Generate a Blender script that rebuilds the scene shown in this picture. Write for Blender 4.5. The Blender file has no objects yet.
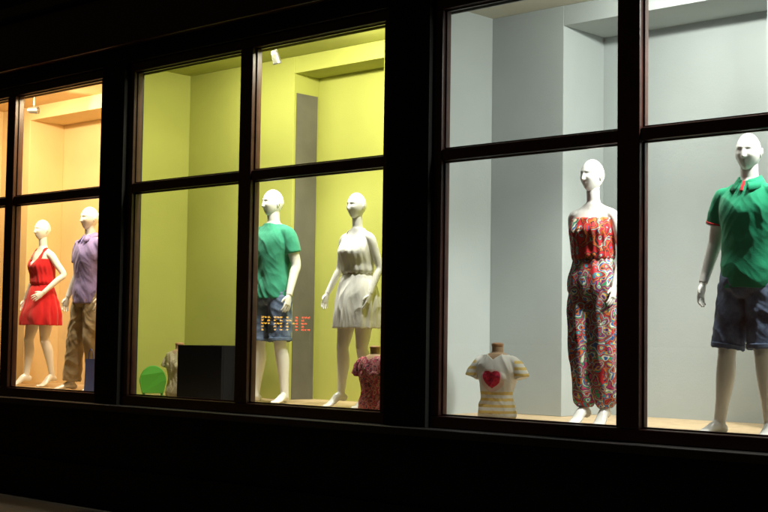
import bpy, math, numpy as np, time
from mathutils import Vector, Matrix, noise
T0=time.time()
scn=bpy.context.scene
scn.view_settings.view_transform='Standard'
scn.view_settings.look='None'
scn.view_settings.exposure=0
COL=scn.collection

# ------------------------------------------------------------------ materials
def new_mat(name):
    m=bpy.data.materials.new(name); m.use_nodes=True
    nt=m.node_tree
    b=nt.nodes['Principled BSDF']
    return m,nt,b
def paint(name,col,rough=0.6,var=0.06,scale=3.0,bump=0.0,bscale=60,metal=0.0,spec=0.5,coat=0.0,sheen=0.0):
    m,nt,b=new_mat(name)
    tc=nt.nodes.new('ShaderNodeTexCoord')
    n=nt.nodes.new('ShaderNodeTexNoise'); n.inputs['Scale'].default_value=scale; n.inputs['Detail'].default_value=5
    nt.links.new(tc.outputs['Object'],n.inputs['Vector'])
    r=nt.nodes.new('ShaderNodeValToRGB')
    c=np.array(col[:3])
    lo=np.clip(c*(1-var),0,1); hi=np.clip(c*(1+var),0,1)
    r.color_ramp.elements[0].position=0.3; r.color_ramp.elements[1].position=0.7
    r.color_ramp.elements[0].color=(*lo,1); r.color_ramp.elements[1].color=(*hi,1)
    nt.links.new(n.outputs['Fac'],r.inputs['Fac'])
    nt.links.new(r.outputs['Color'],b.inputs['Base Color'])
    b.inputs['Roughness'].default_value=rough
    b.inputs['Metallic'].default_value=metal
    b.inputs['Specular IOR Level'].default_value=spec
    b.inputs['Coat Weight'].default_value=coat
    b.inputs['Sheen Weight'].default_value=sheen
    if bump>0:
        n2=nt.nodes.new('ShaderNodeTexNoise'); n2.inputs['Scale'].default_value=bscale; n2.inputs['Detail'].default_value=4
        nt.links.new(tc.outputs['Object'],n2.inputs['Vector'])
        bp=nt.nodes.new('ShaderNodeBump'); bp.inputs['Strength'].default_value=bump; bp.inputs['Distance'].default_value=0.01
        nt.links.new(n2.outputs['Fac'],bp.inputs['Height']); nt.links.new(bp.outputs['Normal'],b.inputs['Normal'])
    return m
def fabric(name,col,var=0.1,rough=0.85):
    return paint(name,col,rough=rough,var=var,scale=9,bump=0.25,bscale=220,spec=0.2,sheen=0.15)

M={}
M['skin']=paint('mannequin_plastic',(0.84,0.83,0.79),rough=0.24,var=0.015,spec=0.55)
M['frame']=paint('dark_brown_frame_paint',(0.045,0.016,0.012),rough=0.35,var=0.3,scale=8,bump=0.1)
M['facade']=paint('dark_facade_render',(0.012,0.011,0.010),rough=0.8,var=0.3,scale=4,bump=0.4,bscale=40)
M['sill']=paint('sill_metal',(0.035,0.030,0.030),rough=0.45,var=0.2)
M['wood']=paint('pale_wood_floor',(0.52,0.38,0.22),rough=0.5,var=0.15,scale=14)
M['wall1']=paint('cream_orange_wall_paint',(0.72,0.54,0.29),rough=0.75,var=0.05,bump=0.08,scale=1.5)
M['wall2']=paint('lime_wall_paint',(0.43,0.44,0.10),rough=0.75,var=0.05,bump=0.08,scale=1.5)
M['wall3']=paint('grey_wall_paint',(0.40,0.44,0.44),rough=0.75,var=0.05,bump=0.08,scale=1.5)
M['ceil1']=paint('orange_ceiling_paint',(0.7,0.5,0.26),rough=0.8,var=0.03)
M['ceil2']=paint('lime_ceiling_paint',(0.40,0.41,0.10),rough=0.8,var=0.03)
M['ceil3']=paint('pale_ceiling_paint',(0.62,0.60,0.50),rough=0.8,var=0.03)
M['darkpanel']=paint('dark_slate_panel',(0.13,0.12,0.105),rough=0.6,var=0.14,scale=4,bump=0.1,bscale=30)
M['black']=paint('black_lacquer',(0.008,0.008,0.011),rough=0.7,var=0.2,spec=0.12)
M['metal']=paint('spot_metal',(0.35,0.35,0.35),rough=0.35,var=0.05,metal=0.8)
M['red']=fabric('red_chiffon',(0.55,0.015,0.02))
M['lav']=fabric('lavender_shirt_cotton',(0.30,0.25,0.55))
M['khaki']=fabric('khaki_twill',(0.36,0.29,0.18))
M['green']=fabric('green_jersey',(0.01,0.28,0.14))
M['teal']=fabric('soft_green_jersey',(0.05,0.32,0.20))
M['white']=fabric('cream_chiffon',(0.88,0.87,0.83),var=0.02)
M['trimred']=fabric('red_trim',(0.5,0.02,0.03))
M['trimwhite']=fabric('white_trim',(0.75,0.75,0.72))
M['belt']=paint('tan_belt_leather',(0.35,0.18,0.08),rough=0.45)
M['blackbelt']=paint('dark_belt_leather',(0.03,0.02,0.02),rough=0.4)
M['bust']=paint('wooden_neck_cap',(0.42,0.22,0.10),rough=0.45,var=0.2,scale=20)
M['lime']=paint('green_plastic',(0.10,0.38,0.04),rough=0.35,var=0.05)
M['blue']=paint('blue_paper',(0.03,0.08,0.40),rough=0.5,var=0.1)

def denim():
    m,nt,b=new_mat('faded_denim')
    tc=nt.nodes.new('ShaderNodeTexCoord')
    n=nt.nodes.new('ShaderNodeTexNoise'); n.inputs['Scale'].default_value=6; n.inputs['Detail'].default_value=8; n.inputs['Roughness'].default_value=0.65
    r=nt.nodes.new('ShaderNodeValToRGB')
    r.color_ramp.elements[0].position=0.36; r.color_ramp.elements[0].color=(0.020,0.032,0.080,1)
    r.color_ramp.elements[1].position=0.64; r.color_ramp.elements[1].color=(0.19,0.26,0.40,1)
    nt.links.new(tc.outputs['Object'],n.inputs['Vector']); nt.links.new(n.outputs['Fac'],r.inputs['Fac']); nt.links.new(r.outputs['Color'],b.inputs['Base Color'])
    b.inputs['Roughness'].default_value=0.85
    n2=nt.nodes.new('ShaderNodeTexNoise'); n2.inputs['Scale'].default_value=250
    bp=nt.nodes.new('ShaderNodeBump'); bp.inputs['Strength'].default_value=0.3; bp.inputs['Distance'].default_value=0.01
    nt.links.new(tc.outputs['Object'],n2.inputs['Vector']); nt.links.new(n2.outputs['Fac'],bp.inputs['Height']); nt.links.new(bp.outputs['Normal'],b.inputs['Normal'])
    return m
M['denim']=denim()
def patterned(name,stops,scale=16,dist=0.12,wave=2.0,nscale=7):
    m,nt,b=new_mat(name)
    tc=nt.nodes.new('ShaderNodeTexCoord')
    n=nt.nodes.new('ShaderNodeTexNoise'); n.inputs['Scale'].default_value=nscale; n.inputs['Detail'].default_value=2
    nt.links.new(tc.outputs['Object'],n.inputs['Vector'])
    mix=nt.nodes.new('ShaderNodeVectorMath'); mix.operation='MULTIPLY_ADD'
    mix.inputs[1].default_value=(dist,dist,dist)
    nt.links.new(n.outputs['Color'],mix.inputs[0]); nt.links.new(tc.outputs['Object'],mix.inputs[2])
    v=nt.nodes.new('ShaderNodeTexVoronoi'); v.inputs['Scale'].default_value=scale
    nt.links.new(mix.outputs[0],v.inputs['Vector'])
    ma=nt.nodes.new('ShaderNodeMath'); ma.operation='MULTIPLY_ADD'; ma.inputs[1].default_value=wave
    sep=nt.nodes.new('ShaderNodeSeparateColor')
    nt.links.new(v.outputs['Color'],sep.inputs[0])
    nt.links.new(v.outputs['Distance'],ma.inputs[0]); nt.links.new(sep.outputs[0],ma.inputs[2])
    fr=nt.nodes.new('ShaderNodeMath'); fr.operation='FRACT'
    nt.links.new(ma.outputs[0],fr.inputs[0])
    r=nt.nodes.new('ShaderNodeValToRGB'); r.color_ramp.interpolation='CONSTANT'
    els=r.color_ramp.elements
    els[0].position=0; els[0].color=(*stops[0][1],1)
    els[1].position=stops[1][0]; els[1].color=(*stops[1][1],1)
    for p,c in stops[2:]:
        e=els.new(p); e.color=(*c,1)
    nt.links.new(fr.outputs[0],r.inputs['Fac']); nt.links.new(r.outputs['Color'],b.inputs['Base Color'])
    b.inputs['Roughness'].default_value=0.7
    return m
M['paisley']=patterned('paisley_print_fabric',[(0,(0.50,0.012,0.02)),(0.10,(0.02,0.02,0.03)),(0.16,(0.60,0.14,0.02)),(0.26,(0.03,0.12,0.34)),(0.38,(0.66,0.62,0.50)),(0.48,(0.03,0.28,0.12)),(0.60,(0.50,0.03,0.12)),(0.68,(0.02,0.02,0.03)),(0.74,(0.20,0.06,0.26)),(0.82,(0.68,0.42,0.06)),(0.90,(0.03,0.24,0.30))],scale=14,wave=1.3,dist=.16,nscale=9)
M['paisleyred']=patterned('paisley_print_fabric_red',[(0,(0.55,0.015,0.02)),(0.26,(0.02,0.02,0.03)),(0.36,(0.60,0.14,0.02)),(0.50,(0.50,0.01,0.03)),(0.66,(0.04,0.20,0.14)),(0.76,(0.62,0.52,0.36)),(0.86,(0.04,0.10,0.28)),(0.93,(0.55,0.03,0.02))],scale=13,wave=1.4,dist=.16,nscale=9)
M['floral']=patterned('pink_floral_fabric',[(0,(0.45,0.05,0.10)),(0.35,(0.08,0.03,0.05)),(0.55,(0.45,0.15,0.17)),(0.75,(0.30,0.02,0.06)),(0.88,(0.5,0.4,0.3))],scale=18)
M['beigeprint']=patterned('beige_print_fabric',[(0,(0.60,0.52,0.33)),(0.5,(0.45,0.37,0.20)),(0.7,(0.68,0.60,0.42)),(0.9,(0.3,0.25,0.12))],scale=22)
def vcol():
    m,nt,b=new_mat('printed_tshirt_cotton')
    a=nt.nodes.new('ShaderNodeVertexColor'); a.layer_name='Col'
    nt.links.new(a.outputs['Color'],b.inputs['Base Color']); b.inputs['Roughness'].default_value=0.85
    return m
M['vcol']=vcol()
def glass():
    m=bpy.data.materials.new('window_glass'); m.use_nodes=True; nt=m.node_tree; nt.nodes.clear()
    o=nt.nodes.new('ShaderNodeOutputMaterial'); t=nt.nodes.new('ShaderNodeBsdfTransparent'); g=nt.nodes.new('ShaderNodeBsdfGlossy')
    g.inputs['Roughness'].default_value=0.01; t.inputs['Color'].default_value=(0.96,0.98,0.97,1)
    mx=nt.nodes.new('ShaderNodeMixShader'); lw=nt.nodes.new('ShaderNodeLayerWeight'); lw.inputs['Blend'].default_value=0.5
    p=nt.nodes.new('ShaderNodeMath'); p.operation='POWER'; p.inputs[1].default_value=5
    q=nt.nodes.new('ShaderNodeMath'); q.operation='MULTIPLY_ADD'; q.inputs[1].default_value=.93; q.inputs[2].default_value=.05
    nt.links.new(lw.outputs['Facing'],p.inputs[0]); nt.links.new(p.outputs[0],q.inputs[0]); nt.links.new(q.outputs[0],mx.inputs[0])
    nt.links.new(t.outputs[0],mx.inputs[1]); nt.links.new(g.outputs[0],mx.inputs[2]); nt.links.new(mx.outputs[0],o.inputs[0])
    return m
M['glass']=glass()
def emit(name,col,st):
    m,nt,b=new_mat(name); b.inputs['Base Color'].default_value=(*col,1); b.inputs['Emission Color'].default_value=(*col,1); b.inputs['Emission Strength'].default_value=st; return m

# ------------------------------------------------------------------ helpers
def empty(name,loc=(0,0,0),rotz=0,scale=1):
    e=bpy.data.objects.new(name,None); COL.objects.link(e)
    e.location=loc; e.rotation_euler=(0,0,rotz); e.scale=(scale,)*3
    e.empty_display_size=0.1
    return e
def add_mesh(name,me,mat=None,parent=None):
    o=bpy.data.objects.new(name,me); COL.objects.link(o)
    if mat is not None: me.materials.clear(); me.materials.append(mat)
    if parent: o.parent=parent
    return o
def box(name,x0,x1,y0,y1,z0,z1,mat,parent=None,bevel=0.0):
    V=[(x,y,z) for x in (x0,x1) for y in (y0,y1) for z in (z0,z1)]
    F=[(0,1,3,2),(4,6,7,5),(0,4,5,1),(2,3,7,6),(0,2,6,4),(1,5,7,3)]
    me=bpy.data.meshes.new(name); me.from_pydata(V,[],F); me.update()
    o=add_mesh(name,me,mat,parent)
    if bevel>0:
        b=o.modifiers.new('b','BEVEL'); b.width=bevel; b.segments=2
    return o

def catmull(A,sub):
    A=np.asarray(A,float); n=len(A); out=[]
    for i in range(n-1):
        p0=A[max(i-1,0)];p1=A[i];p2=A[i+1];p3=A[min(i+2,n-1)]
        for k in range(sub):
            t=k/sub
            out.append(0.5*((2*p1)+(-p0+p2)*t+(2*p0-5*p1+4*p2-p3)*t*t+(-p0+3*p1-3*p2+p3)*t**3))
    out.append(A[-1]); return np.array(out)
def rings_to_mesh(rings):
    n=len(rings[0]); V=[];F=[]
    for r in rings: V+= [tuple(p) for p in r]
    for i in range(len(rings)-1):
        for j in range(n):
            a=i*n+j;b=i*n+(j+1)%n
            F.append((a,b,b+n,a+n))
    c0=np.mean(rings[0],axis=0); c1=np.mean(rings[-1],axis=0)
    k=len(V); V.append(tuple(c0)); V.append(tuple(c1)); L=(len(rings)-1)*n
    for j in range(n):
        F.append((k,(j+1)%n,j)); F.append((k+1,L+j,L+(j+1)%n))
    return V,F
def loft(secs,n=48,sub=5,mod=None,p=2.3):
    """secs rows: z,a,b,cx,cy"""
    S=[list(s)+[0]*(5-len(s)) for s in secs]
    S=catmull(S,sub); rings=[]
    th=np.linspace(0,2*math.pi,n,endpoint=False)
    for z,a,b,cx,cy in S:
        c=np.cos(th); s=np.sin(th)
        r=np.ones(n) if mod is None else np.array([mod(t,z) for t in th])
        x=cx+a*r*np.sign(c)*np.abs(c)**(2/p); y=cy+b*r*np.sign(s)*np.abs(s)**(2/p)
        rings.append(np.stack([x,y,np.full(n,z)],1))
    return rings_to_mesh(rings)
def tube(pts,rad,n=20,sub=4,ref=(0,-1,0),mod=None):
    R=[(r,r) if np.isscalar(r) else r for r in rad]
    A=catmull(np.hstack([np.array(pts,float),np.array(R,float)]),sub)
    P=A[:,:3]; rings=[]; ref=np.array(ref,float)
    th=np.linspace(0,2*math.pi,n,endpoint=False)
    for i in range(len(P)):
        t=P[min(i+1,len(P)-1)]-P[max(i-1,0)]; t/=np.linalg.norm(t)+1e-9
        s=np.cross(t,ref); 
        if np.linalg.norm(s)<1e-3: s=np.cross(t,(1,0,0.01))
        s/=np.linalg.norm(s); f=np.cross(s,t)
        ra,rb=abs(A[i,3])+1e-4,abs(A[i,4])+1e-4
        m=np.ones(n) if mod is None else np.array([mod(q,P[i]) for q in th])
        rings.append(P[i]+np.outer(np.cos(th)*ra*m,s)+np.outer(np.sin(th)*rb*m,f))
    return rings_to_mesh(rings)
def ell(c,r,rot=None,n=24):
    rings=[]
    for i in range(1,n//2):
        a=math.pi*i/(n//2)
        rings.append(np.array([[math.sin(a)*math.cos(2*math.pi*j/n),math.sin(a)*math.sin(2*math.pi*j/n),math.cos(a)] for j in range(n)]))
    V,F=rings_to_mesh(rings)
    V=np.array(V); V[-2]=(0,0,1); V[-1]=(0,0,-1)
    V=V*np.array(r)
    if rot is not None: V=V@np.array(rot.to_3x3()).T
    V=V+np.array(c)
    return [tuple(v) for v in V],F
def merge(parts):
    V=[];F=[]
    for v,f in parts:
        k=len(V); V+=list(v); F+=[tuple(i+k for i in q) for q in f]
    return V,F
def raw(parts,name='tmp'):
    V,F=merge(parts); me=bpy.data.meshes.new(name); me.from_pydata(V,[],F); me.update(); return me
def remesh(parts,voxel,smooth=4,name='m',factor=0.5):
    me=raw(parts); o=bpy.data.objects.new('t',me); COL.objects.link(o)
    r=o.modifiers.new('r','REMESH'); r.mode='VOXEL'; r.voxel_size=voxel; r.use_smooth_shade=True
    if smooth:
        s=o.modifiers.new('s','SMOOTH'); s.factor=factor; s.iterations=smooth
    dg=bpy.context.evaluated_depsgraph_get(); 
    m2=bpy.data.meshes.new_from_object(o.evaluated_get(dg)); m2.name=name
    bpy.data.objects.remove(o); bpy.data.meshes.remove(me)
    return m2
def mesh_arrays(me):
    V=np.empty(len(me.vertices)*3); me.vertices.foreach_get('co',V); V=V.reshape(-1,3)
    F=[tuple(p.vertices) for p in me.polygons]
    return V,F
def shade(me):
    me.polygons.foreach_set('use_smooth',[True]*len(me.polygons)); me.update()
def garment(name,parts,mat,parent,voxel=0.006,smooth=5,fold=0.006,fscale=(9,9,5),keep=None,seed=0,thick=0.003):
    me=remesh(parts,voxel,smooth,name)
    V=np.empty(len(me.vertices)*3); me.vertices.foreach_get('co',V); V=V.reshape(-1,3)
    Nn=np.empty(len(me.vertices)*3); me.vertex_normals.foreach_get('vector',Nn); Nn=Nn.reshape(-1,3)
    if fold>0:
        for i in range(len(V)):
            x,y,z=V[i]
            w=noise.noise(Vector((x*4+seed,y*4,z*4)))
            q=noise.noise(Vector((x*fscale[0]+seed+w*1.2,y*fscale[1],z*fscale[2]+x*fscale[2]*0.8)))
            q2=noise.noise(Vector((x*fscale[0]*2.2+seed,y*fscale[1]*2.2+w,z*fscale[2]*2)))
            q3=noise.noise(Vector((x*fscale[0]*1.5-seed,y*fscale[1]*1.5,z*fscale[2]*3+abs(x)*18)))
            d=fold*((1-abs(q)*3.2)+0.45*q2+0.35*(0.4-abs(q3)*2))
            V[i]+=Nn[i]*d
        me.vertices.foreach_set('co',V.ravel()); me.update()
    if keep is not None:
        F=[];
        for p in me.polygons:
            if keep(p.center,p.normal): F.append(tuple(p.vertices))
        used=sorted({i for f in F for i in f}); mp={u:k for k,u in enumerate(used)}
        m2=bpy.data.meshes.new(name); m2.from_pydata([tuple(V[u]) for u in used],[],[tuple(mp[i] for i in f) for f in F]); m2.update()
        me=m2
    shade(me)
    o=add_mesh(name,me,mat,parent)
    if thick>0:
        s=o.modifiers.new('s','SOLIDIFY'); s.thickness=thick; s.offset=-1
    return o

# ------------------------------------------------------------------ mannequin
def head_part(female,center,yaw=0,pitch=0,roll=0,scale=1.0):
    n=96; m=72; rings=[]
    def g(a,s): return math.exp(-(a/s)**2)
    def P(sx,sy,sz):
        x=sx*0.073; y=sy*0.097; z=sz*0.118
        t=max(0,-sz)
        x*=1-0.22*t**1.8
        if sy>0: y*=(1-0.50*t**1.2)+ (0.06 if sz>0 else 0.06*(1-t))
        else: y*=1-0.06*t+0.10*t*t
        if sy<0 and sz>0.3: y*=1-0.08*(sz-0.3)
        if sy<0:
            w=1 if sy<-0.25 else (-sy/0.25)
            f=0
            pr=0
            if z<0.022 and z>-0.034: pr=((0.022-z)/0.056)**1.3
            elif z<=-0.034: pr=max(0,1-(-0.034-z)/0.014)
            f+=0.022*pr*g(x,0.008+0.005*pr)
            for s in(-1,1):
                f-=0.010*g(x-s*0.029,0.016)*g(z-0.006,0.011)
                f+=0.006*g(x-s*0.030,0.010)*g(z-0.004,0.006)
                f+=0.003*g(x-s*0.028,0.020)*g(z-0.027,0.009)
                f+=0.005*g(x-s*0.045,0.022)*g(z+0.022,0.022)
            f+=0.0058*g(x,0.016)*g(z+0.057,0.0065)+0.0052*g(x,0.014)*g(z+0.068,0.007)
            f-=0.0026*g(x,0.015)*g(z+0.0622,0.0025)
            f+=0.008*g(x,0.026)*g(z+0.096,0.018)
            y-=f*w
        return (x,y,z)
    for i in range(1,m):
        a=math.pi*i/m
        rings.append(np.array([P(math.sin(a)*math.cos(2*math.pi*j/n),math.sin(a)*math.sin(2*math.pi*j/n),math.cos(a)) for j in range(n)]))
    parts=[rings_to_mesh(rings)]
    for s in(-1,1):
        R=Matrix.Rotation(s*0.35,3,'Z')@Matrix.Rotation(-0.15,3,'X')
        parts.append(ell((s*0.071,0.012,-0.004),(0.007,0.019,0.032),R,16))
        parts.append(ell((s*0.077,0.018,0.004),(0.006,0.014,0.024),R,14))
    V,F=merge(parts); V=np.array(V)*scale
    R=Matrix.Rotation(yaw,3,'Z')@Matrix.Rotation(pitch,3,'X')@Matrix.Rotation(roll,3,'Y')
    V=V@np.array(R).T+np.array(center)
    return [tuple(v) for v in V],F
def hand_mesh(w,d,p,s,curl=1.0,sc=1.0):
    w,d,p,s=[np.array(q,float) for q in (w,d,p,s)]
    d/=np.linalg.norm(d); s=s-d*np.dot(s,d); s/=np.linalg.norm(s)
    pp=np.cross(d,s); pp=pp if np.dot(pp,p)>0 else -pp; p=pp
    parts=[tube([w-d*0.03*sc,w+d*0.01*sc,w+d*0.045*sc,w+d*0.085*sc],[(0.024*sc,0.021*sc),(0.027*sc,0.019*sc),(0.038*sc,0.016*sc),(0.036*sc,0.012*sc)],ref=p)]
    for off,L,sp in((0.030,0.070,0.10),(0.010,0.079,0.03),(-0.011,0.073,-0.04),(-0.030,0.056,-0.12)):
        q=w+d*(0.076*sc)+s*off*sc; pts=[q]; ang=0.08*curl
        rr=[0.0088*sc]
        for seg,fr in enumerate((0.45,0.30,0.25)):
            ang+= (0.18,0.35,0.35)[seg]*curl
            dr=d*math.cos(ang)+p*math.sin(ang)+s*sp
            q=q+dr/np.linalg.norm(dr)*L*fr*sc; pts.append(q); rr.append((0.0080,0.0074,0.0055)[seg]*sc)
        parts.append(tube(pts,rr,n=12,sub=3,ref=s))
    q=w+d*0.022*sc+s*0.024*sc; d1=d*0.72+s*0.62+p*0.25; d2=d*0.9+s*0.28+p*0.3
    parts.append(tube([q,q+d1*0.036*sc,q+d1*0.036*sc+d2*0.028*sc],[0.013*sc,0.0105*sc,0.007*sc],n=12,ref=p))
    return remesh(parts,0.0028,2)
def foot_parts(an,yaw,heel,side):
    f=np.array([math.sin(yaw),-math.cos(yaw),0]); s=np.array([math.cos(yaw),math.sin(yaw),0])
    b=np.array([an[0],an[1],0.0]); z=np.array([0,0,1.0])
    P=[b-f*0.055+z*(0.030+heel),b-f*0.03+z*(0.038+heel),b+f*0.03+z*(0.055+heel*0.85),b+f*0.085+z*(0.036+heel*0.3),b+f*0.13+z*0.022,b+f*0.165+z*0.017]
    R=[(0.018,0.020),(0.030,0.034),(0.033,0.038),(0.040,0.026),(0.043,0.019),(0.036,0.014)]
    parts=[tube(P,R,ref=(0,0,1))]
    for k in range(5):
        L=(0.048,0.046,0.040,0.033,0.025)[k]; r=(0.0135,0.0100,0.0095,0.009,0.0085)[k]
        o=side*(-0.028+0.0148*k)
        q=b+f*0.145+s*o
        parts.append(tube([q+z*0.017,q+f*L*0.6+z*0.015,q+f*L+z*0.010],[r,r,r*0.7],n=12,ref=(0,0,1)))
    return parts
def lerp(a,b,t): return tuple(np.array(a)*(1-t)+np.array(b)*t)
MALE=[(.85,.075,.075),(.90,.150,.105),(.97,.170,.115),(1.04,.160,.110),(1.12,.143,.100),(1.20,.150,.105),(1.30,.172,.118),(1.38,.185,.122),(1.45,.182,.108),(1.505,.150,.085),(1.545,.095,.068),(1.575,.060,.058)]
FEM=[(.84,.070,.070),(.88,.138,.100),(.95,.168,.112),(1.02,.150,.105),(1.10,.118,.086),(1.16,.112,.082),(1.24,.124,.088),(1.31,.136,.092),(1.38,.144,.082),(1.425,.138,.066),(1.462,.100,.052),(1.50,.050,.046)]
def sw(secs,sway):
    out=[]
    for s in secs:
        z=s[0]; dx=sway*max(0,1-abs(z-0.93)/0.40)
        s=list(s)+[0]*(5-len(s)); s[3]+=dx; out.append(s)
    return out
def mannequin(name,sex,loc,height,yaw,arms,legs,head=(0,0,0),sway=0,heel=None):
    female=sex=='f'
    H0=1.80 if female else 1.86
    e=empty(name,loc,yaw,height/H0)
    if heel is None: heel=0.05 if female else 0.0
    S=FEM if female else MALE
    parts=[loft(sw(S,sway))]
    shz=1.420 if female else 1.478; shx=0.152 if female else 0.184
    hcz=1.685 if female else 1.745; nb=1.46 if female else 1.52
    nr=(0.060,0.046,0.044,0.046) if female else (0.075,0.058,0.055,0.057)
    parts.append(tube([(0,0.005,nb),(0,0.003,nb+.05),(0,-0.004,nb+.10),(0,-0.008,hcz-0.03)],nr,sub=5))
    hipz=0.92; hx=0.085 if female else 0.09
    rt=(.095,.083,.062,.050,.054,.038,.031) if female else (.098,.086,.066,.055,.060,.043,.037)
    info={'female':female,'legs':[],'arms':[],'e':e,'sway':sway}
    for side,(kn,an,ty) in zip((1,-1),legs):
        hp=(side*hx+sway,0,hipz)
        pts=[hp,lerp(hp,kn,.4),lerp(hp,kn,.8),kn,tuple(np.array(lerp(kn,an,.3))+[0,.014,0]),tuple(np.array(lerp(kn,an,.7))+[0,.008,0]),an]
        parts.append(tube(pts,rt,sub=4))
        parts.append(ell(np.array(kn)+[0,-0.010,0.005],(.045,.046,.055) if female else (.049,.050,.06)))
        parts+=foot_parts(an,ty,heel,side)
        parts.append(tube([an,(an[0],an[1]+0.0,0.045+heel)],[rt[-1],rt[-1]*1.05]))
        parts.append(ell((side*.075+sway,.055,.93),(.085,.075,.09)))
        info['legs'].append((hp,kn,an))
    ra=(.040,.038,.034,.031,.032,.023) if female else (.056,.052,.045,.040,.041,.028)
    hands=[]
    for side,(el,wr,hd,pn,th,curl) in zip((1,-1),arms):
        sh=(side*shx,0.0,shz)
        parts.append(tube([(side*(shx-.07),0,shz+.006),(side*(shx-.015),0,shz-.002),lerp(sh,el,.16),lerp(sh,el,.5),el,lerp(el,wr,.3),wr],(ra[0]*.9,ra[0]*1.02,ra[0]*1.03,ra[1],ra[2],ra[4],ra[5]),sub=6))
        hands.append(hand_mesh(wr,hd,pn,th,curl,0.9 if female else 1.02))
        info['arms'].append((sh,el,wr))
    for side in(1,-1):
        parts.append(tube([(0,.01,nb+.02),(side*shx*.5,.01,nb-.010),(side*shx*.95,.0,shz+.004)],(nr[0]*.8,.045,.047) if not female else (.042,.033,.034)))
        if female:
            parts.append(ell((side*.060,-.070,1.300),(.054,.046,.054)))
        else:
            parts.append(ell((side*.08,-.06,1.38),(.085,.05,.07)))
    body=remesh(parts,0.006,9)
    Vb,Fb=mesh_arrays(body)
    P=[([tuple(v) for v in Vb],Fb)]
    for h in hands:
        v,f=mesh_arrays(h); P.append(([tuple(q) for q in v],f))
    P.append(head_part(female,(0,-0.014,hcz),*head,scale=0.95 if female else 1.03))
    me=raw(P,'body'); shade(me)
    add_mesh('body',me,M['skin'],e)
    return info

def hang(side,el,wr,curl=0.8):
    d=np.array(wr)-np.array(el); d=d/np.linalg.norm(d)*0.6+np.array([0,-0.05,-0.5])
    return (el,wr,tuple(d),(-side,0,0),(0,-1,0),curl)

def sleeve(info,side,frac,r0,r1,start=.03):
    sh,el,wr=info['arms'][0 if side>0 else 1]
    return tube([(side*(abs(sh[0])-.07),0,sh[2]+.004),(side*(abs(sh[0])-.012),0,sh[2]-.004),lerp(sh,el,frac*.45),lerp(sh,el,frac)],(r0*.85,r0*.92,r0,r1),sub=6)
TS=[(.90,.183,.138),(1.0,.183,.136),(1.12,.170,.128),(1.25,.178,.132),(1.37,.198,.138),(1.45,.190,.120),(1.50,.158,.096),(1.54,.105,.080),(1.572,.074,.070)]
def tshirt(info,mat,trim=None,collar=False,seed=0,frac=.62,name='t_shirt',hem=.905):
    secs=sw([(hem,)+TS[0][1:]]+TS[1:],info['sway'])
    parts=[loft(secs)]
    for s in(1,-1): 
        parts.append(sleeve(info,s,frac,.068,.073))
        parts.append(tube([(0,.008,1.520),(s*.09,.006,1.500),(s*.175,0,1.474)],(.068,.058,.056)))
    o=garment(name,parts,mat,info['e'],fold=.0055,fscale=(7,7,5),seed=seed,smooth=10,keep=lambda c,n:not(n.z<-.75 and c.z<hem+.05 and abs(c.x)<.3) and not(n.z>.6 and c.z>1.558))
    if trim:
        for s in(1,-1):
            sh,el,wr=info['arms'][0 if s>0 else 1]
            for k,(f0,f1,mm) in enumerate(((frac-.055,frac-.02,trim),(frac-.02,frac+.010,M['trimwhite']))):
                add=raw([tube([lerp(sh,el,f0),lerp(sh,el,f1)],(.0785-.001*k,.0780-.001*k),n=40)],'sleeve_trim'); shade(add); add_mesh('sleeve_trim',add,mm,info['e'])
    if collar:
        F=[];n=48;V=[]
        for i in range(n+1):
            a=math.radians(-90+18)+math.radians(324)*i/n
            c,s_=math.cos(a),math.sin(a); fr=max(0,-s_)
            for (r,z) in((.064,1.588-.03*fr),(.069,1.604-.03*fr),(.102+.030*fr,1.545-.045*fr)):
                V.append((c*r*1.05,s_*r*.98+.004,z))
        for i in range(n):
            for k in range(2):
                a=i*3+k; F.append((a,a+1,a+4,a+3))
        me=bpy.data.meshes.new('collar'); me.from_pydata(V,[],F); me.update(); shade(me)
        oc=add_mesh('collar',me,mat,info['e']); sm=oc.modifiers.new('s','SOLIDIFY'); sm.thickness=.004
        pl=raw([tube([(0,-.066,1.565),(0,-.095,1.525),(0,-.108,1.50)],[(.011,.006)]*3,n=12,ref=(0,-1,0))],'placket'); shade(pl)
        add_mesh('placket',pl,mat if not trim else trim,info['e'])
    return o
def legs_parts(info,frac_thigh,r,ext=None,r2=None):
    parts=[]
    for hp,kn,an in info['legs']:
        if ext is None:
            pts=[hp,lerp(hp,kn,.35),lerp(hp,kn,.7*frac_thigh+.1),lerp(hp,kn,frac_thigh)]
            parts.append(tube(pts,(r[0],r[1],r[2],r[3]),n=32,sub=6))
        else:
            pts=[hp,lerp(hp,kn,.5),kn,lerp(kn,an,.5),lerp(kn,an,ext)]
            parts.append(tube(pts,r,n=32,sub=8))
    return parts
def shorts(info,mat,seed=3,frac=.92,name='denim_shorts'):
    parts=[loft(sw([(.85,.125,.10),(.90,.178,.130),(.97,.182,.132),(1.05,.165,.122)],info['sway']))]+legs_parts(info,frac,(.108,.104,.098,.096))
    o=garment(name,parts,mat,info['e'],fold=.006,fscale=(8,8,8),seed=seed,keep=lambda c,n:not(n.z<-.75 and c.z<.66))
    for hp,kn,an in info['legs']:
        me=raw([tube([lerp(hp,kn,frac-.075),lerp(hp,kn,frac-.01)],(.105,.1035),n=40)],'cuff'); shade(me); add_mesh('cuff',me,mat,info['e'])
    return o

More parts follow.
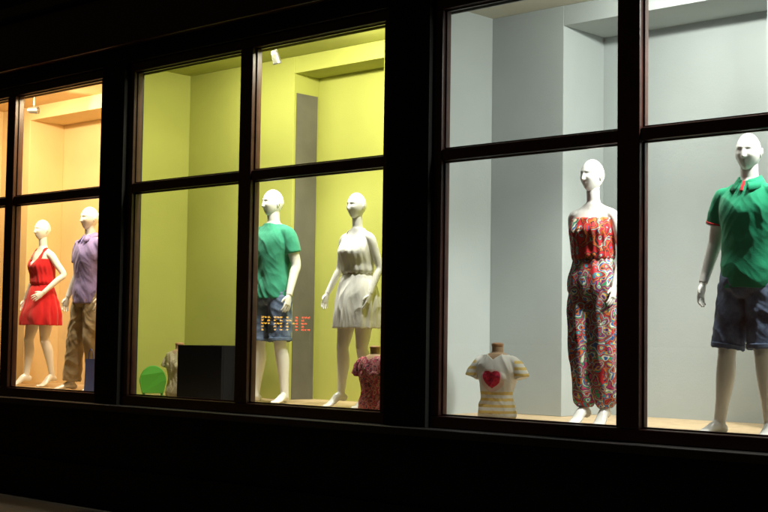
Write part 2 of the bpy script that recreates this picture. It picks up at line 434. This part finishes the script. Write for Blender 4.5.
# ------------------------------------------------------------------ camera
f=1350.0
vpx,vpz=(1454.,60.),(326.,22500.)
Xw=Vector((vpx[0],vpx[1],f)).normalized()
Zw=Vector((vpz[0],vpz[1],-f)).normalized()
Yw=Zw.cross(Xw).normalized(); Xw=Yw.cross(Zw).normalized()
Mr=Matrix((Xw,Yw,Zw))
ZS=1.0
ray=Vector((0,(256-412)/f,-1))*10.09
cpos=Vector((0,0,ZS))-Mr@ray
cam=bpy.data.cameras.new('camera'); co=bpy.data.objects.new('camera',cam); COL.objects.link(co)
co.matrix_world=Matrix.Translation(cpos)@Mr.to_4x4()
cam.sensor_width=36; cam.lens=f/768*36; cam.clip_end=500; cam.clip_start=.1
scn.camera=co

# ------------------------------------------------------------------ building
B=empty('shop_building')
WT=ZS+2.95; TR=ZS+1.88
wins=[(-6.73,-5.24,-5.10,-3.63),(-3.12,-1.64,-1.49,0.0),(0.58,2.08,2.25,3.74)]
FW=.085; yf=-.10
X0,X1=-14,12
box('base_wall',X0,X1,yf,.12,0,ZS-FW-.06,M['facade'],B)
box('plinth',X0,X1,yf-.06,yf-.001,0,.35,M['facade'],B)
box('header_wall',X0,X1,yf,.12,WT+FW,5.6,M['facade'],B)
box('fascia_board',X0,X1,yf-.10,yf-.001,WT+FW+.14,WT+FW+.62,M['frame'],B,.01)
box('cornice',X0,X1,yf-.22,yf-.001,WT+FW+.64,WT+FW+.74,M['sill'],B,.01)
box('sill_ledge',X0,X1,yf-.10,.10,ZS-FW-.058,ZS-FW-.002,M['sill'],B,.006)
edges=[X0]+[v for w in wins for v in (w[0]-FW,w[3]+FW)]+[X1]
for i in range(0,len(edges),2):
    box('pier',edges[i],edges[i+1],yf,.12,ZS-FW,WT+FW-.001,M['facade'],B)
box('roof_and_upper_wall',X0,X1,.12,7,4.35,5.6,M['facade'],B)
box('rear_wall',X0,X1,6.9,7,0,4.35,M['facade'],B)
box('side_wall_l',X0,X0+.2,.121,6.9,0,4.35,M['facade'],B)
box('side_wall_r',X1-.2,X1,.121,6.9,0,4.35,M['facade'],B)
for w in wins:
    a,b,c,d=w
    fr=M['frame']
    box('frame_bottom',a-FW,d+FW,-.055,.045,ZS-FW,ZS,fr,B,.006)
    box('frame_top',a-FW,d+FW,-.055,.045,WT,WT+FW,fr,B,.006)
    box('frame_left',a-FW,a,-.053,.043,ZS+.001,WT-.001,fr,B,.006)
    box('frame_right',d,d+FW,-.053,.043,ZS+.001,WT-.001,fr,B,.006)
    box('mullion',b,c,-.062,.045,ZS+.001,WT-.001,fr,B,.006)
    for (l,r) in((a,b),(c,d)):
        box('transom',l+.001,r-.001,-.050,.040,TR-.042,TR+.042,fr,B,.006)
        me=bpy.data.meshes.new('glass_pane'); me.from_pydata([(l-.01,0,ZS-.01),(r+.01,0,ZS-.01),(r+.01,0,WT+.01),(l-.01,0,WT+.01)],[],[(0,1,2,3)]); me.update()
        add_mesh('glass_pane',me,M['glass'],B)
        for (x0,x1,z0,z1) in((l,r,ZS,TR-.042),(l,r,TR+.042,WT)):
            t=.014
            box('bead',x0+.002,x0+t,-.02,-.001,z0+.002,z1-.002,fr,B); box('bead',x1-t,x1-.002,-.02,-.001,z0+.002,z1-.002,fr,B)
            box('bead',x0+t,x1-t,-.019,-.001,z0+.002,z0+t,fr,B); box('bead',x0+t,x1-t,-.019,-.001,z1-t,z1-.002,fr,B)
FL=ZS-.03; CE=ZS+3.16; SOF=ZS+3.0
def bay(xl,xr,n0,n1,nd,wm,cm,fm):
    yb=1.10
    box('display_floor',xl,xr,.046,nd,FL-.05,FL,fm,B)
    box('display_ceiling',xl,xr,.121,nd,CE,CE+.05,cm,B)
    box('back_wall_l',xl,n0,yb,nd,FL,CE,wm,B,.004)
    box('back_wall_r',n1,xr,yb,nd,FL,CE,wm,B,.004)
    box('niche_header',n0,n1,yb+.001,nd,SOF,CE-.001,wm,B,.004)
    box('niche_back',xl,xr,nd+.0005,nd+.06,FL-.05,CE+.05,wm,B)
    box('side_partition_l',xl-.024,xl,.121,nd,FL-.05,CE+.05,wm,B)
    box('side_partition_r',xr,xr+.024,.121,nd,FL-.05,CE+.05,wm,B)
    box('lintel_inner',xl,xr,.122,.135,WT+FW-.08,CE,wm,B)
bay(-7.25,-3.80,-6.66,-4.55,1.56,M['wall1'],M['ceil1'],M['wood'])
bay(-3.75,.07,-2.22,-1.08,1.42,M['wall2'],M['ceil2'],M['wood'])
bay(.125,4.3,.83,2.54,1.66,M['wall3'],M['ceil3'],M['wood'])
box('slate_panel',-2.219,-2.212,1.13,1.40,FL+.002,ZS+2.82,M['darkpanel'],B)

# ------------------------------------------------------------------ lights
def area(x,y,z,sx,sy,power,col,dr,name='added_strip_light'):  # strip lamps added out of sight behind the header to brighten the bays
    e=empty('added_strip_fixture',(x,y,CE))
    box('housing',-sx/2-.02,sx/2+.02,-.05,.05,-.03,-.001,M['metal'],e,.004)
    l=bpy.data.lights.new(name,'AREA'); l.shape='RECTANGLE'; l.size=sx; l.size_y=sy; l.energy=power; l.color=col
    o=bpy.data.objects.new(name,l); COL.objects.link(o); o.parent=e; o.location=(0,0,z-CE); o.rotation_euler=Vector(dr).to_track_quat('-Z','Y').to_euler()
w1=(1.0,.79,.47); w2=(1.0,.95,.72); w3=(1.0,1.0,.92)
area(-4.3,.24,CE-.09,.7,.08,95,w1,(-.55,.25,-.8))
area(-5.9,.22,CE-.06,1.2,.06,55,w1,(0,.3,-1))
area(-.8,.24,CE-.09,.7,.08,85,w2,(-.55,.25,-.8))
area(-2.3,.22,CE-.06,1.4,.06,32,w2,(0,.3,-1))
area(3.5,.24,CE-.09,.7,.08,88,w3,(-.55,.25,-.8))
area(2.4,.22,CE-.06,1.2,.06,50,(1,1,.90),(0,.7,-.8))
def fixture(x,y,target,power,col,size=75,drop=.20):
    e=empty('ceiling_spotlight',(x,y,CE))
    d=(Vector(target)-Vector((x,y,CE-drop))).normalized()
    me=raw([ell((0,0,-.012),(.05,.05,.014)),tube([(0,0,0),(0,0,-drop+.03)],(.010,.010),n=12,ref=(1,0,0))]); shade(me); add_mesh('stem',me,M['metal'],e)
    c=np.array([0,0,-drop]); dd=np.array(d)
    k=.8 if drop>.1 else .45
    me=raw([tube([c-dd*.09*k,c-dd*.06*k,c-dd*.0,c+dd*.06*k],(.028*k,.040*k,.044*k,.050*k),n=28,ref=(1,0,0.1))]); shade(me); add_mesh('lamp_head',me,M['metal'],e)
    l=bpy.data.lights.new('spot','SPOT'); l.energy=power; l.color=col; l.spot_size=math.radians(size); l.spot_blend=.8; l.shadow_soft_size=.03
    o=bpy.data.objects.new('spot_lamp',l); COL.objects.link(o); o.parent=e
    o.location=Vector((0,0,-drop))+d*.075*k; o.rotation_euler=d.to_track_quat('-Z','Y').to_euler()
fixture(-5.80,.60,(-5.0,1.1,3.95),38,(1,.80,.50))
fixture(-4.9,.21,(-5.6,.9,1.8),110,(1,.88,.68),drop=.07)  # this flush spot and the next are unseen, added to light the figures
fixture(-4.0,.21,(-4.7,.8,1.8),120,(1,.90,.74),drop=.07)
fixture(-1.71,.40,(-1.5,1.1,1.7),60,(1,.97,.84))
fixture(-1.2,.21,(-1.9,.75,1.8),160,(1,.98,.88),drop=.07)  # three flush spots added behind the lintel, unseen, to light this bay's figures
fixture(-.2,.21,(-.85,.7,1.7),220,(1,.98,.90),drop=.07,size=60)
fixture(-2.4,.21,(-3.0,.7,1.2),70,(1,.97,.84),drop=.07)
fixture(2.95,.21,(1.5,.6,1.8),360,(1,1,.92),drop=.07,size=62)
fixture(3.6,.21,(2.8,.5,1.8),240,(1,1,.92),drop=.07)
fixture(1.5,.21,(.75,.6,1.3),90,(1,1,.92),drop=.07,size=50)  # unseen flush spot added to brighten the torso

w=bpy.data.worlds.new('World'); scn.world=w; w.use_nodes=True; nt=w.node_tree
sky=nt.nodes.new('ShaderNodeTexSky'); sky.sky_type='NISHITA'; sky.sun_disc=False
sky.sun_elevation=math.radians(1); sky.sun_rotation=math.radians(200)
nt.links.new(sky.outputs[0],nt.nodes['Background'].inputs[0]); nt.nodes['Background'].inputs[1].default_value=.006

# ------------------------------------------------------------------ ground
def asphalt(name,col,sc=90):
    return paint(name,col,rough=.8,var=.35,scale=sc,bump=.5,bscale=sc*2)
gm=asphalt('asphalt',(.05,.05,.05))
box('ground',-300,300,-300,300,-.5,-.13,gm)
box('road',-100,100,-30,-8.6,-.1299,-.126,gm)
def slabs():
    m,nt,b=new_mat('paving_slabs')
    tc=nt.nodes.new('ShaderNodeTexCoord'); br=nt.nodes.new('ShaderNodeTexBrick')
    br.inputs['Scale'].default_value=1; br.inputs['Brick Width'].default_value=.4; br.inputs['Row Height'].default_value=.4; br.inputs['Mortar Size'].default_value=.008
    br.inputs['Color1'].default_value=(.045,.038,.034,1); br.inputs['Color2'].default_value=(.06,.05,.045,1); br.inputs['Mortar'].default_value=(.02,.02,.02,1)
    nt.links.new(tc.outputs['Object'],br.inputs['Vector']); nt.links.new(br.outputs['Color'],b.inputs['Base Color']); b.inputs['Roughness'].default_value=.75
    return m
box('pavement',-60,60,-8.4,-.161,-.1,0,slabs())
box('kerb',-60,60,-8.56,-8.402,-.12,.005,paint('kerb_stone',(.2,.2,.19),rough=.8,bump=.3))
# LED sign across the street (what the shop glass reflects)
e=empty('illuminated_led_sign',(-14.2,-12.0,.84),math.radians(-50),.62)
rs=np.random.RandomState(3)
G=["11101110111010010111","10001010101011010100","11101110111010110110","00101000101010010100","11101000101010010111"]
for ci,(nm,cc) in enumerate((('amber_led',(1,.55,.05)),('red_led',(1,.08,.03)))):
    parts=[]
    for r in range(5):
        for c in range(20):
            if G[4-r][c]=='1' and (1 if c>14 else 0)==ci:
                for q in range(2): parts.append(ell((-1.0+c*.105+q*.04,0.02,1.36+r*.105),(.024,.020,.030),n=8))
    add_mesh('led_dots',raw(parts),emit(nm,cc,18),e)
box('panel',-1.25,1.25,-.06,0,1.27,1.87,M['black'],e); box('post_l',-1.1,-1.04,-.05,-.01,-1.56,1.269,M['metal'],e); box('post_r',1.04,1.1,-.05,-.01,-1.56,1.269,M['metal'],e)

# ------------------------------------------------------------------ figures
def male_legs(sp=.11,fwd=.0):
    return [((sp*.95,-.01,.50),(sp*1.25,.02,.085),.25),((-sp*.95,-.03+fwd,.50),(-sp*1.3,-.02+fwd,.085),-.25)]
C=mannequin('male_mannequin','m',(-1.92,.60,FL),1.87,math.radians(5),
  [hang(1,(.235,.04,1.20),(.25,-.06,.93)),hang(-1,(-.235,.03,1.20),(-.255,-.05,.93))],male_legs(.12),head=(math.radians(-15),0,0))
tshirt(C,M['teal'],seed=1); shorts(C,M['denim'],seed=4)
Fm=mannequin('male_mannequin','m',(2.81,.33,FL),1.90,math.radians(0),
  [hang(1,(.25,.05,1.20),(.29,-.05,.94)),hang(-1,(-.255,.04,1.21),(-.305,-.03,.94))],
  [((.10,-.02,.50),(.12,.02,.085),.3),((-.14,-.03,.50),(-.20,-.01,.085),-.3)],head=(math.radians(10),0,0))
tshirt(Fm,M['green'],trim=M['trimred'],collar=True,seed=7,name='polo_shirt'); shorts(Fm,M['denim'],seed=9)
Bm=mannequin('male_mannequin','m',(-4.69,.60,FL),1.87,math.radians(0),
  [hang(1,(.24,.05,1.20),(.27,-.05,.94)),hang(-1,(-.24,.03,1.20),(-.27,-.07,.94))],
  [((.12,-.02,.50),(.15,.02,.085),.3),((-.13,-.05,.50),(-.17,-.06,.085),-.3)],head=(0,0,0))
tshirt(Bm,M['lav'],collar=True,seed=11,name='shirt',hem=.88)
p=[loft([(.85,.13,.105),(.90,.180,.132),(.97,.182,.132),(1.05,.165,.122)])]+legs_parts(Bm,0,(.108,.104,.092,.090,.092),ext=.97)
garment('trousers',p,M['khaki'],Bm['e'],fold=.007,fscale=(8,8,6),seed=5,keep=lambda c,n:not(n.z<-.75 and c.z<.2))

E=mannequin('female_mannequin','f',(1.62,.35,FL),1.84,math.radians(5),
  [hang(1,(.205,.05,1.16),(.195,-.06,.93),.6),hang(-1,(-.185,.09,1.17),(-.16,.13,.96),.6)],
  [((.085,-.02,.50),(.085,.03,.125),.15),((-.055,-.05,.50),(-.04,-.03,.125),-.1)],head=(math.radians(-12),0,0),sway=.012)
def pl(n,amp): return lambda t,z:1+amp*math.sin(n*t+z*5)
p=[loft([(.84,.11,.10),(.90,.172,.128),(.98,.176,.130),(1.06,.150,.115),(1.14,.126,.095)],mod=pl(14,.03))]
for hp,kn,an in E['legs']:
    p.append(tube([hp,lerp(hp,kn,.5),kn,lerp(kn,an,.5),lerp(kn,an,.85),lerp(kn,an,.99)],(.100,.100,.088,.080,.074,.045),n=48,sub=8,mod=lambda t,P:1+.045*math.sin(7*t+P[2]*3)))
garment('jumpsuit_trousers',p,M['paisley'],E['e'],fold=.006,fscale=(9,9,2.5),seed=2)
p=[loft([(1.11,.120,.090),(1.125,.142,.114),(1.17,.146,.120),(1.24,.146,.120,0,-.008),(1.31,.154,.128,0,-.014),(1.37,.152,.110,0,-.008),(1.395,.150,.098,0,-.004)],n=96,mod=pl(20,.028))]
garment('jumpsuit_bodice',p,M['paisleyred'],E['e'],fold=.005,seed=6,smooth=3)
me=raw([tube([(math.cos(a)*.128,math.sin(a)*.100,1.118) for a in np.linspace(0,2*math.pi,30)],[(.006,.013)]*30,n=10,sub=1,ref=(0,0,1))]); shade(me); add_mesh('belt',me,M['blackbelt'],E['e'])

def dress(info,mat,top,hemz,flare,pleats,seed,name,scoop,belt,wz=0.0):
    sway=info['sway']
    secs=sw([(hemz,flare,flare*.82),(hemz+.12,flare*.97,flare*.80),(.92,.195,.150),(1.02+wz,.168,.125),(1.10+wz,.130,.098),(1.13+wz,.126,.095)],sway)
    p=[loft(secs,n=120,mod=lambda t,z:1+(.05*min(1,max(0,(1.12-z)/.35)))*math.sin(pleats*t+2*math.sin(3*t)))]
    garment(name+'_skirt',p,mat,info['e'],voxel=.005,smooth=2,fold=.005,fscale=(9,9,2),seed=seed,keep=lambda c,n:not(n.z<-.6 and c.z<hemz+.05))
    p=[loft(sw([(1.09+wz,.128,.098),(1.12+wz,.145,.115),(1.2,.146,.118),(1.30,.156,.130,0,-.014),(1.38,.150,.104),(1.425,.138,.080),(1.462,.102,.062),(1.50,.058,.053)],sway),n=96,mod=pl(16,.02))]
    def keep(c,n):
        if n.z>.8 and c.z>1.48: return False
        return scoop(c)
    garment(name+'_bodice',p,mat,info['e'],voxel=.005,smooth=2,fold=.004,fscale=(9,9,4),seed=seed+1,keep=keep)
    n=40
    me=raw([tube([(math.cos(a)*.133+sway*.6,math.sin(a)*.103,1.108+wz) for a in np.linspace(0,2*math.pi,n)],[(.005,.014)]*n,n=10,sub=1,ref=(0,0,1))]); shade(me); add_mesh('belt',me,belt,info['e'])
D=mannequin('female_mannequin','f',(-.84,.55,FL),1.78,math.radians(0),
  [hang(1,(.205,.06,1.17),(.205,-.05,.94),.6),hang(-1,(-.215,.02,1.17),(-.265,-.08,.95),.6)],
  [((.085,-.01,.50),(.10,.05,.125),.15),((-.10,-.05,.50),(-.12,-.04,.125),-.2)],head=(math.radians(0),0,0),sway=.02)
dress(D,M['white'],1.48,.665,.205,13,20,'white_dress',lambda c:not(c.z>1.40 and abs(c.x)<.075 and c.y<.02 and c.z>1.40+ (abs(c.x)/.075)**2*.06),M['belt'],wz=.02)
A=mannequin('female_mannequin','f',(-5.78,.75,FL),1.81,math.radians(0),
  [((.27,.09,1.20),(.195,-.11,1.00),(-.4,-.7,-.5),(-.7,.5,-.2),(-.3,-.4,.8),.6),hang(-1,(-.205,.03,1.17),(-.24,-.05,.93),.6)],
  [((.10,-.01,.50),(.12,.08,.125),.15),((-.08,-.09,.50),(-.09,-.10,.125),-.2)],head=(math.radians(0),0,0),sway=.02)
dress(A,M['red'],1.4,.66,.24,11,30,'red_dress',lambda c:(c.z<1.37) and not(c.y<0 and c.z>1.29+abs(c.x)*1.2) or (.07<abs(c.x)<.098 and c.z<1.5),M['red'])

def bust(name,loc,h,yaw,mat,seed,female=True,vfn=None):
    e=empty(name,loc,yaw,h/.64)
    S=[(.0,.150,.115),(.05,.160,.120),(.14,.140,.105),(.22,.130,.098),(.32,.150,.112),(.40,.165,.118),(.47,.160,.100),(.52,.120,.080),(.55,.075,.062)]
    parts=[loft([(s[0],s[1]+.008,s[2]+.008) for s in S])]
    for s in(1,-1):
        parts.append(tube([(s*.09,0,.485),(s*.155,0,.465),(s*.20,-.005,.41),(s*.225,-.01,.35)],(.055,.058,.056,.058)))
        if female: parts.append(ell((s*.062,-.085,.36),(.058,.045,.058)))
    o=garment('t_shirt',parts,mat,e,voxel=.0045,smooth=5,fold=.006,seed=seed,thick=0.002,keep=lambda c,n:not(n.z>.7 and c.z>.54) and not(c.y<0 and c.z>.50+abs(c.x)*.7))
    if vfn:
        me=o.data; ca=me.color_attributes.new('Col','FLOAT_COLOR','POINT')
        for i,v in enumerate(me.vertices): ca.data[i].color=(*vfn(v.co),1)
    me=remesh([loft([(s[0]+.002,s[1]-.004,s[2]-.004) for s in S]),tube([(0,0,.50),(0,0,.56),(0,-.003,.61)],(.060,.050,.048))],.006,4); shade(me)
    add_mesh('torso',me,M['bustskin'],e)
    me=raw([tube([(0,-.003,.605),(0,-.003,.615),(0,-.003,.632),(0,-.003,.640)],(.047,.051,.049,.030),n=32,ref=(1,0,0))]); shade(me); add_mesh('neck_cap',me,M['bust'],e)
    return e
M['bustskin']=paint('bust_linen',(.50,.33,.19),rough=.7,var=.05)
def heart(co):
    x,y,z=co
    base=(.76,.74,.68)
    if z<.24 or abs(x)>.17:
        if (z%.052)<.024: base=(.76,.56,.18)
    if y<0:
        X=(x)/.072; Z=(z-.325)/.066
        v=(X*X+Z*Z-1)**3-X*X*Z**3
        if v<0:
            return (.55,.02,.06) if noise.noise(Vector((x*60,0,z*60)))<.2 else (.28,.01,.05)
        if v<1.2 and abs(X)<1.6: return (.74,.55,.50)
    return base
bust('torso_mannequin',(.756,.40,FL),.56,math.radians(15),M['vcol'],40,vfn=heart)
bust('torso_mannequin',(-.41,.33,FL),.52,math.radians(5),M['floral'],41)
bust('torso_mannequin',(-3.22,.62,FL),.51,math.radians(5),M['beigeprint'],42)

e=empty('black_display_box',(-2.60,.55,FL))
for (a,b,c,d,z0,z1) in((-.31,.31,-.20,-.18,0,.49),(-.31,.31,.18,.20,0,.49),(-.31,-.29,-.179,.179,0,.489),(.29,.31,-.179,.179,0,.489),(-.289,.289,-.179,.179,.42,.44)):
    box('panel',a,b,c,d,z0+.002,z1,M['black'],e,.003)
e=empty('green_chair',(-3.46,.50,FL),math.radians(52))
n=24; pts=[]
for i in range(n+1):
    a=math.pi*i/n; pts.append((math.cos(a)*.125,math.sin(a)*.15+.14))
pts+=[(-.10,.03),(.10,.03)]
me=bpy.data.meshes.new('backrest'); V=[(p[0],-.14+.03*(1-(p[0]/.13)**2),p[1]) for p in pts]; me.from_pydata(V,[],[tuple(range(len(V)))]); me.update()
o=add_mesh('backrest',me,M['lime'],e); s=o.modifiers.new('s','SOLIDIFY'); s.thickness=.016; b=o.modifiers.new('b','BEVEL'); b.width=.005
box('seat',-.10,.10,-.10,.12,.12,.135,M['lime'],e,.006)
for sx in(-.085,.085):
    for sy in(-.08,.10): box('leg',sx-.011,sx+.011,sy-.011,sy+.011,0,.119,M['lime'],e)
e=empty('blue_shopping_bag',(-4.25,.38,FL),math.radians(-10))
me=bpy.data.meshes.new('bag'); 
V=[(-.11,-.05,0),(.11,-.05,0),(.11,.05,0),(-.11,.05,0),(-.12,-.035,.33),(.12,-.035,.33),(.12,.035,.33),(-.12,.035,.33),(-.10,0,.16),(.10,0,.16)]
F=[(3,2,1,0),(0,1,5,4),(2,3,7,6),(0,4,8),(4,7,8),(7,3,8),(3,0,8),(1,9,5),(5,9,6),(6,9,2),(2,9,1)]
me.from_pydata(V,[],F); me.update(); o=add_mesh('bag',me,M['blue'],e); s=o.modifiers.new('s','SOLIDIFY'); s.thickness=.002
for y in(-.035,.035):
    me=raw([tube([(-.05,y,.325),(-.04,y,.40),(0,y,.43),(.04,y,.40),(.05,y,.325)],[.004]*5,n=8,ref=(0,1,0))]); add_mesh('handle',me,M['blue'],e)
print('BUILD TIME',time.time()-T0)
